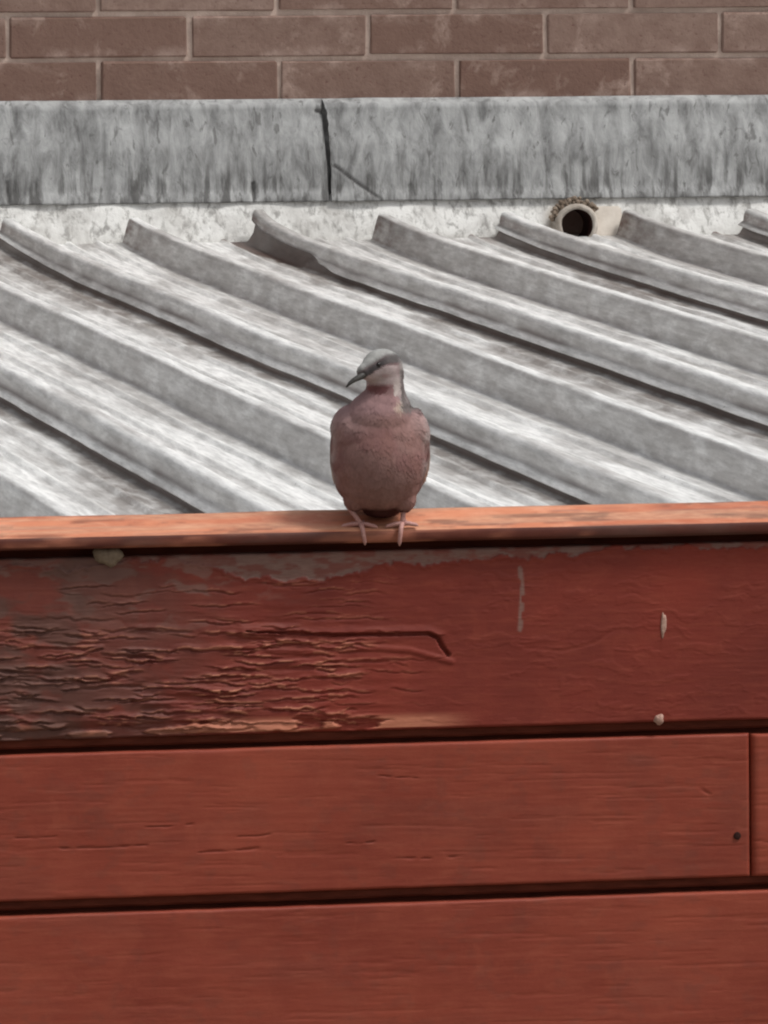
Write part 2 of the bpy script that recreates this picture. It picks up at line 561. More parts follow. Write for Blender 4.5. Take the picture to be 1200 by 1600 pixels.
z1t, z1b = zat(860), zat(1141)
z2t, z2b = zat(1163), zat(1389)
z3t, z3b = zat(1412), zat(1640)
plank('plank', XL, XR, z1t, z1b, h_top, M_reddeep, 1500, 190)
marks2 = [(30, 1305, 90, 1303, 3), (85, 1322, 230, 1318, 3), (230, 1290, 300, 1286, 2.5), (310, 1330, 400, 1324, 3), (370, 1306, 420, 1303, 2.5),
          (540, 1318, 580, 1316, 2.5), (610, 1342, 720, 1340, 2.5), (590, 1212, 650, 1216, 2.5), (1092, 1232, 1112, 1246, 3)]
xj = at(1172, 1270, YF)[0]
plank('plank', XL, xj, z2t, z2b, h_mid(1, marks2), M_red, 700, 130)
plank('plank', xj + 0.0022, XR, z2t - 0.0008, z2b, h_mid(4, [(1185, 1320, 1240, 1322, 4)]), M_red, 200, 110)
plank('plank', XL, XR, z3t, z3b, h_mid(2), M_red, 800, 120)
hb = z3t - z3b
zz = z3b - 0.0125
for k in range(2):
    plank('plank', XL, XR, zz, zz - hb, h_mid(5 + k), M_red, 160, 40)
    zz -= hb + 0.0125
# backing seen dark in the joints, with a proud fillet at the top of each joint
bm = bmesh.new()


def box(bm, x0, x1, y0, y1, z0, z1):
    v = [bm.verts.new((x, y, z)) for x in (x0, x1) for y in (y0, y1) for z in (z0, z1)]
    for f in ((0, 1, 3, 2), (4, 6, 7, 5), (0, 4, 5, 1), (2, 3, 7, 6), (0, 2, 6, 4), (1, 5, 7, 3)):
        bm.faces.new([v[i] for i in f])
    return v


box(bm, XL, XR, YF + 0.020, YF + 0.045, zz, zat(848) + 0.004)
put(link('backing_board', bm_mesh('backing_board', bm), M_recess), fascia)
for za, zb_ in ((z1b, z2t), (z2b, z3t)):
    bm = bmesh.new()
    gx = 120
    h = za - zb_
    prof = [(0.020, za + 0.003), (0.0075, za + 0.003), (0.0080, za - h * 0.50), (0.010, za - h * 0.66), (0.020, za - h * 0.70)]
    P = np.array([[(x, YF + y + 0.0015 * (vnoise(x * 30, k * 1.0, 2) - 0.5), z) for k, (y, z) in enumerate(prof)] for x in np.linspace(XL, XR, gx)])
    me = mesh_np('tongue', P.reshape(-1, 3), grid_faces(gx, len(prof)), False)
    bm.free()
    put(link('tongue', me, M_recess), fascia)

# capping: sloping bleached top painted lit, overhanging front edge painted shaded
YC = YF - 0.012
zc = float(at(600, 826, YC)[2])          # front upper arris
zcb = float(at(600, 848, YC)[2])
CAPD, CAPS = 0.062, math.tan(math.radians(12))
prof = [(YF + 0.030, zcb + 0.001), (YC + 0.003, zcb), (YC + 0.0008, zcb + 0.0008), (YC, zcb + 0.003), (YC, zc - 0.0045), (YC + 0.0008, zc - 0.0018), (YC + 0.003, zc)]
for k in range(1, 12):
    prof.append((YC + 0.003 + CAPD * k / 11, zc + CAPS * CAPD * k / 11))
yb, zb_ = prof[-1]
prof += [(yb + 0.0015, zb_ - 0.002), (yb + 0.0015, zb_ - 0.03)]
nx = 700
xs = np.linspace(XL - 0.02, XR + 0.02, nx)
P = np.zeros((nx, len(prof), 3)); Wc = np.zeros((nx, len(prof), 3))
for k, (y, z) in enumerate(prof):
    P[:, k, 0] = xs
    P[:, k, 1] = y + 0.0008 * (fbm(xs * 9, xs * 0 + k * 0.25, 1, 4) - 0.5)
    P[:, k, 2] = z + 0.0016 * (fbm(xs * 5, xs * 0 + k * 0.15, 4, 5) - 0.5)
    if k >= 6:
        P[:, k, 2] += 0.0012 * (fbm(xs * 14, xs * 0 + k * 0.9, 2, 4) - 0.5)
        Wc[:, k, 0] = sstep(0.42, 0.62, fbm(xs * 7, xs * 0 + k * 0.6, 3, 4)) * 0.7
        Wc[:, k, 2] = sstep(0.55, 0.7, fbm(xs * 11, xs * 0 + k * 0.5, 5, 3)) * 0.4
        Wc[:, k, 1] = sstep(0.56, 0.72, fbm(xs * 16, xs * 0 + k * 0.35, 7, 5, 0.6)) * 0.55
    else:
        Wc[:, k, 0] = sstep(0.55, 0.7, fbm(xs * 13, xs * 0 + k * 0.3, 6, 4)) * 0.5
        Wc[:, k, 1] = sstep(0.5, 0.7, fbm(xs * 10, xs * 0 + k * 0.3, 2, 4)) * 0.6
me = mesh_np('cap_rail', P.reshape(-1, 3), grid_faces(nx, len(prof)), True, {'wear_tone': Wc.reshape(-1, 3)})
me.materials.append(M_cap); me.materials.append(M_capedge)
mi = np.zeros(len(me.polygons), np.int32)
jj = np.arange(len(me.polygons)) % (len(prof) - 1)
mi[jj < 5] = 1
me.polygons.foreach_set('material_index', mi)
put(link('cap_rail', me), fascia)

# nail hole / head on the middle board
pn = at(1152, 1306, YF)
bm = bmesh.new()
bmesh.ops.create_uvsphere(bm, u_segments=10, v_segments=6, radius=0.0034)
for v in bm.verts:
    v.co.y *= 0.35
o = link('nail_head', bm_mesh('nail_head', bm), M_pipein); o.location = pn + np.array([0, -0.0002, 0]); put(o, fascia)

# ------------------------------------------------------------------ brick wall
KF = 1.09                                       # bricks and ribs of the size that fits their distance
YB = 4.22
wall = empty('brick_wall', (0, YB, float(at(600, 330, YB)[2])), 'brown brick wall with pale mortar joints above grey flashing', 'wall')
za_, zb2 = float(at(600, 19, YB)[2]), float(at(600, 90, YB)[2])
RP = za_ - zb2                                  # course height
xp0 = at(436, 125, YB)[0]; xp1 = at(714, 125, YB)[0]
BP = xp1 - xp0                                  # brick pitch along the wall
JT = 0.0078
variants = []
for k in range(6):
    bm = bmesh.new()
    L, H, D = BP - JT, RP - JT, 0.09
    box(bm, -L / 2, L / 2, 0, D, -H / 2, H / 2)
    bmesh.ops.bevel(bm, geom=bm.edges[:], offset=0.0022, segments=1, affect='EDGES')
    for v in bm.verts:
        v.co.x += random.uniform(-1, 1) * 0.0012; v.co.z += random.uniform(-1, 1) * 0.0011; v.co.y += random.uniform(-1, 1) * 0.0008
    variants.append(bm_mesh('brick', bm)); variants[-1].materials.append(M_brick)
zrow0 = zb2 - RP / 2                            # course just above the flashing
xc = (xp0 + xp1) / 2
for r in range(-3, 12):
    for c in range(-6, 6):
        x = xc + c * BP + (BP * 0.505 if r % 2 else 0)
        o = link('brick', random.choice(variants))
        o.location = (x + random.uniform(-1, 1) * 0.0015, YB + random.uniform(-0.0015, 0.0015), zrow0 + r * RP + random.uniform(-1, 1) * 0.0008)
        o.rotation_euler = (0, random.uniform(-0.003, 0.003), random.uniform(-0.004, 0.004))
        put(o, wall)
gx, gz = 560, 200
xs = np.linspace(xc - 6.6 * BP, xc + 6.3 * BP, gx); zs = np.linspace(zrow0 - 3.6 * RP, zrow0 + 11.6 * RP, gz)
X, Z = np.meshgrid(xs, zs, indexing='ij')
Y = YB + 0.0060 - 0.0022 * (sstep(0.50, 0.84, fbm(X * 9, Z * 16, 5, 5))) + 0.003 * (fbm(X * 60, Z * 60, 2, 3) - 0.5)
me = mesh_np('mortar', np.stack([X, Y, Z], -1).reshape(-1, 3), grid_faces(gx, gz), True)
put(link('mortar', me, M_mortar), wall)
bm = bmesh.new()
box(bm, xs[0], xs[-1], YB + 0.012, YB + 0.22, zs[0] - 0.6, zs[-1])
put(link('wall_core', bm_mesh('wall_core', bm), M_mortar), wall)

# ------------------------------------------------------------------ metal roof
YR = YB - 0.055                                       # upper end of the sheets
d = ray(-1700, -350); d = d / np.linalg.norm(d)  # ribs' direction, uphill
rdir = np.array([0.0, d[1], d[2]]); rdir /= np.linalg.norm(rdir)
pan0 = at(600, 381, YR)
roof = empty('metal_roof', (0, YR, pan0[2]), 'weathered galvanised ribbed metal roof sloping down from brick wall to red fascia', 'roof')
roof.location.z -= 0.006
roof.rotation_euler = (math.atan2(rdir[2], rdir[1]), 0, 0)
RH = 0.0345 * KF
us = [10, 195, 387, 590, 787, 980, 1168]
xr = [at(u, 337, YR)[0] for u in us]
PITCHR = (xr[-1] - xr[0]) / 6
xa0 = np.mean([x - i * PITCHR for i, x in enumerate(xr)])
LEN = (YR - (YC + 0.003 + CAPD + 0.012)) / math.cos(roof.rotation_euler[0])


def rib(x, left=True, right=True):
    """plain trapezoid rib, x = left upper arris"""
    return [(x - 0.0125, 0.0), (x - 0.0105, 0.0022), (x - 0.0030, RH * 0.80), (x - 0.0012, RH - 0.0022), (x + 0.0015, RH - 0.0004), (x + 0.0030, RH), (x + 0.0130, RH), (x + 0.0160, RH - 0.003), (x + 0.0245, 0.003), (x + 0.027, 0)]


def swage(x):
    return [(x - 0.006, 0), (x - 0.0025, 0.0042), (x + 0.0025, 0.0042), (x + 0.006, 0)]


def dens(pr, step=0.006):
    out = [pr[0]]
    for a, b in zip(pr, pr[1:]):
        n = max(1, int(math.hypot(b[0] - a[0], b[1] - a[1]) / step))
        for k in range(1, n + 1):
            out.append((a[0] + (b[0] - a[0]) * k / n, a[1] + (b[1] - a[1]) * k / n))
    return out


def sheet(ia, idx):
    """one sheet: overlapping rib at its left, plain rib in the middle, hidden edge under the next overlap"""
    x = xa0 + ia * PITCHR
    p, q = PITCHR, 2 * PITCHR
    pr = [(-0.0060, RH * 0.25), (-0.0125, RH * 0.23), (-0.0125, RH * 0.28), (-0.0062, RH * 0.46), (-0.0048, RH * 0.48), (-0.0030, RH * 0.80), (-0.0012, RH - 0.0022), (0.0015, RH - 0.0004), (0.0030, RH), (0.0130, RH), (0.0160, RH - 0.003), (0.0245, 0.003), (0.027, 0)]
    pr += swage(0.060) + swage(0.096) + swage(0.140)
    pr += rib(p)
    pr += swage(p + 0.060) + swage(p + 0.096) + swage(p + 0.140)
    pr += [(q - 0.012, 0.0), (q - 0.009, 0.002), (q - 0.0020, RH * 0.35), (q + 0.0025, RH - 0.006), (q + 0.005, RH - 0.0035), (q + 0.011, RH - 0.0035)]
    pr = dens(pr, 0.004)
    n = len(pr); m = 300
    s = -LEN * (np.arange(m) / (m - 1))
    px_ = np.array([a for a, b in pr]); pz = np.array([b for a, b in pr])
    S, PX = np.meshgrid(s, px_, indexing='ij'); PZ = np.broadcast_to(pz, S.shape)
    gxw = PX + x
    dz = 0.004 * (fbm(gxw * 6, S * 1.6, 1, 3) - 0.5) + 0.0022 * (fbm(gxw * 25, S * 7, 3, 3) - 0.5)
    dx = 0.005 * (fbm(S * 1.1 + ia * 3.7, S * 0 + 1.5, 2, 3) - 0.5)
    # loose upper end of the overlap
    lift = (0.010 * (ia == 2)) * np.exp(S / 0.05) * (np.abs(PX) < 0.03) + 0.013 * np.exp(S / 0.28)
    torn = ((PX < -0.003) & (PZ < RH * 0.58)) * (sstep(-0.62, -0.42, S + 0.08 * (fbm(S * 12, S * 0, 3, 3) - 0.5)) if ia == 2 else 0.35 * sstep(-0.9, -0.1, S))
    PZ = PZ + torn * (RH * 0.60 - PZ)
    PX = PX + torn * (-0.0050 - PX) * (ia == 2)
    V = np.stack([PX + dx * (PZ > 0.004), S + 0.006 * (vnoise(gxw * 9, S * 0, 6) - 0.5) * (S > -0.02), PZ + dz + lift], -1)
    dirt_shade = np.zeros(V.shape)
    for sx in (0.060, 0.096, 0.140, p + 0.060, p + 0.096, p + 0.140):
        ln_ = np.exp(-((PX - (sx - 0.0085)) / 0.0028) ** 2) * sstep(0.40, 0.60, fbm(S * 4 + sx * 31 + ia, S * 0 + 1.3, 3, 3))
        dirt_shade[..., 0] = np.maximum(dirt_shade[..., 0], 0.95 * ln_)  # thin broken darker line along the left of each swage
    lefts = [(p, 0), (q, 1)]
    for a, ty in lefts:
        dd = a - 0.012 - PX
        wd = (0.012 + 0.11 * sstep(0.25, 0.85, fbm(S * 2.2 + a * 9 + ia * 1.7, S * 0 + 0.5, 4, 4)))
        dirt_shade[..., 0] = np.maximum(dirt_shade[..., 0], (1 - sstep(0.2, 1.0, dd / wd)) * (dd > -0.004) * (PZ < 0.02) * (0.95 if ty else 0.55))  # dirt smear plus painted contact shade in the pans left of ribs
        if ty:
            dirt_shade[..., 2] = np.maximum(dirt_shade[..., 2], (PX > a - 0.0110) * 0.9)
    dirt_shade[..., 0] = np.maximum(dirt_shade[..., 0], 0.45 * sstep(0.54, 0.70, fbm(gxw * 22, S * 3, 5, 4)))
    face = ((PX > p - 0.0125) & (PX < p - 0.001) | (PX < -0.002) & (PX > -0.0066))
    dirt_shade[..., 0] = np.maximum(dirt_shade[..., 0], face * (0.30 + 0.35 * fbm(S * 9 + ia * 2.3, PZ * 120, 6, 5)))  # left rib faces toned darker, their shade put into the colour
    dirt_shade[..., 1] = face * np.exp(S / 0.22) * 1.0
    dirt_shade[..., 1] = np.maximum(dirt_shade[..., 1], (np.exp(S / 0.05)) * (PX > q - 0.05) * (PZ < 0.03))
    dirt_shade[..., 0] = np.maximum(dirt_shade[..., 0], 0.8 * np.exp(S / 0.5) * sstep(0.46, 0.62, fbm(gxw * 18 + 5, S * 2.5, 7, 4)))
    if ia == 0:                                            # rust eaten corner by the wall, with shadow painted in
        edge_ = 0.050 * (1 - sstep(0.0, 0.62, -S)) + 0.018 * (fbm(S * 16, PX * 30, 2, 4) - 0.5) - 0.004
        dirt_shade[..., 2] = np.maximum(dirt_shade[..., 2], sstep(-0.003, 0.004, edge_ - (q - PX)) * sstep(-0.62, -0.5, S))
    crease = np.exp(-((PX + 0.0055) / 0.0013) ** 2) * (PZ > RH * 0.3)
    dirt_shade[..., 2] = np.maximum(dirt_shade[..., 2], 0.75 * crease * sstep(0.3, 0.55, fbm(S * 5 + ia, S * 0 + 8.8, 1, 3)))  # painted dark line standing for shade in the fold above the lip
    me = mesh_np('roof_sheet', V.reshape(-1, 3), grid_faces(m, n)[:, ::-1], True, {'dirt_shade': dirt_shade.reshape(-1, 3)})
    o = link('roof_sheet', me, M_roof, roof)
    o.location = (x, 0, -0.0004 * (idx % 2))
    return o


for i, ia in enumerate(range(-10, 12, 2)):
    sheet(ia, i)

# ------------------------------------------------------------------ rendered upstand with the pipe
YU = YR + 0.006
PIPE = at(899, 352, YU)
zu_t, zu_b = float(at(600, 296, YU)[2]), float(at(600, 405, YU)[2])
gx, gz = 900, 46
xs = np.linspace(xc - 6.5 * BP, xc + 6.2 * BP, gx); zs = np.linspace(zu_b, zu_t, gz)
X, Z = np.meshgrid(xs, zs, indexing='ij')
T = (Z - zu_b) / (zu_t - zu_b)
Y = YU - 0.008 + 0.044 * T + 0.005 * (fbm(X * 14, Z * 18, 2, 4) - 0.5)
dp = np.hypot(X - PIPE[0], Z - PIPE[2])
wr = np.stack([np.clip((1 - sstep(0.030, 0.052, dp)) * (0.3 + fbm(X * 60, Z * 60, 3, 3)), 0, 1) * 0.8, X * 0, X * 0], -1)
Fq = grid_faces(gx, gz)
cx_ = (X.ravel()[Fq]).mean(1); cz_ = (Z.ravel()[Fq]).mean(1)
Fq = Fq[np.hypot(cx_ - PIPE[0], cz_ - PIPE[2]) > 0.0275]
me = mesh_np('rendered_upstand', np.stack([X, Y, Z], -1).reshape(-1, 3), Fq, True, {'wear_tone': wr.reshape(-1, 3)})
up_o = tag(link('rendered_upstand', me, M_render), 'chalky white rendered strip between grey flashing and top of metal roof', 'render')
# cream patch to the right of the pipe
pc = at(948, 348, YU + 0.010)
bm = bmesh.new()
box(bm, -0.024, 0.024, -0.006, 0.012, -0.030, 0.026)
bmesh.ops.bevel(bm, geom=bm.edges[:], offset=0.003, segments=2, affect='EDGES')
o = link('patch', bm_mesh('patch', bm), M_patch); o.location = pc; o.rotation_euler = (-0.45, 0, 0); o.parent = up_o
o['label'] = 'smooth cream patch of render beside the pipe'
# pipe
pipe = empty('drain_pipe', (PIPE[0], PIPE[1], PIPE[2] - 0.033), 'pale round pipe end with dark hole, set in the white render above the roof', 'pipe')
bm = bmesh.new()
N = 40
profp = [(0.024, 0.12), (0.024, -0.012), (0.0262, -0.0155), (0.030, -0.0145), (0.0325, -0.010), (0.0335, 0.03)]
ringv = []
for k in range(N):
    a = 2 * math.pi * k / N
    ringv.append([bm.verts.new((r * math.cos(a) * (1 + 0.02 * math.sin(3 * a)), y + 0.0015 * math.sin(5 * a + 1), r * math.sin(a) * (1 + 0.015 * math.sin(2 * a)))) for r, y in profp])
for k in range(N):
    A, B = ringv[k], ringv[(k + 1) % N]
    for q in range(len(profp) - 1):
        f = bm.faces.new((A[q], A[q + 1], B[q + 1], B[q])); f.smooth = True
        f.material_index = 1 if q == 0 else 0
f = bm.faces.new([r[0] for r in ringv]); f.material_index = 1
me = bm_mesh('pipe_wall', bm); me.materials.append(M_pipe); me.materials.append(M_pipein)
o = link('pipe_wall', me); o.location = PIPE; put(o, pipe)
# crumbling mortar collar over the pipe
bm = bmesh.new()
for k in range(110):
    a = math.radians(rng.uniform(35, 165)); r = rng.uniform(0.0325, 0.041)
    c = Vector((r * math.cos(a), rng.uniform(-0.006, 0.004), r * math.sin(a)))
    res = bmesh.ops.create_icosphere(bm, subdivisions=2, radius=rng.uniform(0.0015, 0.0040))
    for v in res['verts']:
        v.co = v.co * (1 + rng.uniform(-0.12, 0.12)) + c
o = link('mortar_collar', bm_mesh('mortar_collar', bm), M_mud); o.location = PIPE; put(o, pipe)

# ------------------------------------------------------------------ flashing
YL = YB - 0.022
fl = empty('wall_flashing', (0, YL, float(at(600, 314, YL)[2])), 'grey streaky flashing band with split seam along foot of brick wall', 'flashing')


def flash(ua, ub, proud, seed, grooves):
    """ua(v), ub(v): left and right edges in px of the photograph's scale on the band's face"""
    gx, gz = 620, 70
    zt_, zb_ = float(at(600, 153, YB)[2]), float(at(600, 313.5, YL)[2])
    prof = [(YB + 0.012, zt_ + 0.0005), (YB - 0.004, zt_), (YL + 0.007, zt_ - 0.0085)]
    zf = np.linspace(zt_ - 0.0145, zb_, gz)
    ys = YL + 0.006 * (1 - sstep(0, 0.5, np.linspace(0, 1, gz))) - 0.004 * sstep(0.85, 1.0, np.linspace(0, 1, gz))
    prof += [(a, b) for a, b in zip(ys, zf)] + [(YL + 0.006, zb_ - 0.0008), (YL + 0.018, zb_ + 0.001)]
    n = len(prof)
    yy = np.array([a for a, b in prof]); zz_ = np.array([b for a, b in prof])
    vv = np.interp(-zz_, [-zt_, -zb_], [153, 313.5])
    xa_ = np.array([at(ua(v), v, YL)[0] for v in vv]); xb_ = np.array([at(ub(v), v, YL)[0] for v in vv])
    s = np.linspace(0, 1, gx)[:, None]
    X = xa_[None] * (1 - s) + xb_[None] * s
    Z = np.broadcast_to(zz_, X.shape).copy(); Y = np.broadcast_to(yy, X.shape).copy()
    U = 600 + (X - at(600, 240, YL)[0]) * (project(at(600, 240, YL) + np.array([.1, 0, 0]))[0] - 600) / .1
    Vv = np.broadcast_to(vv, X.shape) 
    inner = (np.arange(n) >= 2) & (np.arange(n) < n - 2)
    rel = 0.009 * (fbm(U / 80, Vv / 90, seed, 3) - 0.5) + 0.0028 * (fbm(U / 16, Vv / 40, seed + 2, 4) - 0.5) + proud
    dark = np.zeros(X.shape)
    for pts, wd, dep in grooves:
        dd = seg(U, Vv, pts)
        rel -= dep * (1 - sstep(wd * 0.5, wd, dd))
        dark = np.maximum(dark, (1 - sstep(wd * 0.6, wd * 1.1, dd)) * 0.85)  # shade of seam and slits painted into the mask as darker colour
    Y -= rel * inner
    Z += 0.0022 * (fbm(U / 40, U * 0 + 4.4, seed + 3, 4) - 0.5) * (np.arange(n) > n - 6)
    Z += 0.0016 * (fbm(U / 120, U * 0 + 2.4, seed + 1, 3) - 0.5) * (np.arange(n) < 4)
    low = sstep(200, 300, Vv)
    wr = np.stack([dark, low, U * 0], -1)
    me = mesh_np('flashing_sheet', np.stack([X, Y, Z], -1).reshape(-1, 3), grid_faces(gx, n)[:, ::-1], True, {'wear_tone': wr.reshape(-1, 3)})
    return put(link('flashing_sheet', me, M_flash), fl)


jag = lambda v: 2 * (float(vnoise(v / 9.0, 2.2, 3)) - 0.5)
flash(lambda v: -1250, lambda v: np.interp(v, [150, 170, 200, 260, 313], [503, 506, 508, 513, 517]) + 22, -0.0005, 1,
      [([(511, 150), (513, 170), (514, 200), (519, 260), (521, 330)], 8, 0.008), ([(20, 278), (21, 310)], 3, 0.003), ([(397, 284), (397, 310)], 3, 0.003), ([(498, 172), (510, 176)], 4, 0.003)])
flash(lambda v: np.interp(v, [150, 168, 180, 260, 313], [506, 509, 512, 517, 517]) + jag(v + 60), lambda v: 2300, 0.0025, 4,
      [([(522, 258), (556, 285), (594, 313)], 3.2, 0.002)])

# ------------------------------------------------------------------ droppings and lichen on the top board
def splat(name, u, v, su, sv_, th, mat, label, cat, seed, yf=YF - 0.0006, blob=0.25):
    c = at(u, v, yf)
    r = np.random.default_rng(seed)
    bm = bmesh.new()
    n = 18
    ph = r.random(4) * 6
    rim = []
    rr = lambda a: 1 + blob * (math.sin(2 * a + ph[0]) * 0.5 + math.sin(3 * a + ph[1]) * 0.5 + math.sin(5 * a + ph[2]) * 0.35)
    cen = bm.verts.new((0, -th, 0))
    rings = []
    for q, (f, y) in enumerate(((0.5, -th * 0.9), (0.85, -th * 0.5), (1.0, 0.002))):
        rings.append([bm.verts.new((su * f * rr(a) * math.cos(a) / PXM, y + r.uniform(-.15, .15) * th, sv_ * f * rr(a) * math.sin(a) / PZM)) for a in [2 * math.pi * k / n for k in range(n)]])
    for k in range(n):
        bm.faces.new((cen, rings[0][k], rings[0][(k + 1) % n])).smooth = True
        for A, B in zip(rings, rings[1:]):
            bm.faces.new((A[k], B[k], B[(k + 1) % n], A[(k + 1) % n])).smooth = True
    o = tag(link(name, bm_mesh(name, bm), mat), label, cat)
    o.location = c
    return o


splat('bird_dropping', 1037, 976, 4.6, 22, 0.0006, M_drop, 'long pale vertical dropping streak on the right of the top red board', 'dropping', 3)
splat('bird_dropping', 1030, 1124, 9, 8, 0.003, M_drop, 'small round whitish dropping at the lower edge of the top red board', 'dropping', 5)
splat('lichen', 170, 869, 21, 17, 0.004, M_lichen, 'khaki lichen patch just below the capping on the left', 'lichen', 8, yf=YF - 0.001)

# ------------------------------------------------------------------ the dove
base = at(597, 826, YC)
KM = 1.0 / (F_PX / float((base - CAM) @ fw))             # metres per px at the dove
dove = empty('dove', tuple(base), 'mauve breasted dove standing on the red capping with head turned to the left', 'bird')
dove.rotation_euler = (0, 0, -YAW)


def L(u, v, y):
    """dove's own frame: x to the picture's right, y away, z up; u, v in px round (597, 826)"""
    return Vector(((u - 597) * KM, y, (826 - v) * KM))


bm = bmesh.new()


def ell(c, r, rot=(0, 0, 0), sub=4):
    res = bmesh.ops.create_icosphere(bm, subdivisions=sub, radius=1)
    M = Matrix.Translation(Vector(c)) @ (Matrix.Rotation(rot[2], 4, 'Z') @ Matrix.Rotation(rot[1], 4, 'Y') @ Matrix.Rotation(rot[0], 4, 'X')) @ Matrix.Diagonal((r[0], r[1], r[2], 1))
    for v in res['verts']:
        v.co = M @ v.co


mmx = 0.001
ell(L(594, 718, 0.014), (0.0405, 0.042, 0.0425))
ell(L(593, 748, 0.018), (0.0375, 0.039, 0.0285))
ell(L(597, 796, 0.030), (0.017, 0.020, 0.0085))  # vent bulge added to fill the gap under the belly with dark
ell(L(594, 695, 0.012), (0.0405, 0.036, 0.036))
ell(L(556, 672, 0.014), (0.0205, 0.026, 0.0225), (0, 0.25, 0))
ell(L(636, 676, 0.014), (0.0200, 0.026, 0.0225), (0, -0.3, 0))
ell(L(596, 715, 0.048), (0.034, 0.052, 0.035), (-0.5, 0, 0))
ell(L(535, 706, 0.042), (0.0095, 0.052, 0.022), (-0.62, 0, 0.05))       # folded wings along the flanks
ell(L(655, 702, 0.042), (0.0095, 0.052, 0.020), (-0.62, 0, -0.05))
ell(L(596, 775, 0.095), (0.020, 0.050, 0.012), (-0.35, 0, 0))
ell(L(556, 776, 0.012), (0.011, 0.015, 0.013))                            # thighs
ell(L(631, 778, 0.012), (0.011, 0.015, 0.013))
for u, v, y, r in ((596, 662, 0.008, 0.030), (600, 645, 0.007, 0.0245), (603, 630, 0.006, 0.0195), (604, 617, 0.005, 0.0170), (604, 604, 0.004, 0.0160), (603, 592, 0.003, 0.0158)):
    ell(L(u, v, y), (r, r * 0.95, r))
ell(L(600, 574, 0.000), (0.0178, 0.0150, 0.0158), (0, 0.1, 0.45))         # skull, turned to the left
ell(L(586, 577, -0.006), (0.0115, 0.0105, 0.0112), (0, 0, 0.5))
ell(L(573, 580, -0.011), (0.0074, 0.0062, 0.0066), (0, 0.3, 0.5))
ell(L(612, 585, 0.004), (0.0118, 0.012, 0.015))
me0 = bpy.data.meshes.new('dove_base'); bm.to_mesh(me0); bm.free()
tmp = bpy.data.objects.new('dove_base', me0); COL.objects.link(tmp)
md = tmp.modifiers.new('r', 'REMESH'); md.mode = 'VOXEL'; md.voxel_size = 0.0013
ms = tmp.modifiers.new('s', 'SMOOTH'); ms.factor = 0.5; ms.iterations = 9
bpy.context.view_layer.update()
dg = bpy.context.evaluated_depsgraph_get()
bme = bpy.data.meshes.new_from_object(tmp.evaluated_get(dg))
bpy.data.objects.remove(tmp, do_unlink=True)
bme.name = 'body'
nv = len(bme.vertices)
co = np.zeros(nv * 3, np.float32); bme.vertices.foreach_get('co', co); co = co.reshape(-1, 3).astype(float)
nrm = np.zeros(nv * 3, np.float32); bme.vertices.foreach_get('normal', nrm); nrm = nrm.reshape(-1, 3)


def C(r, g, b):
    return np.array(lin(r, g, b))


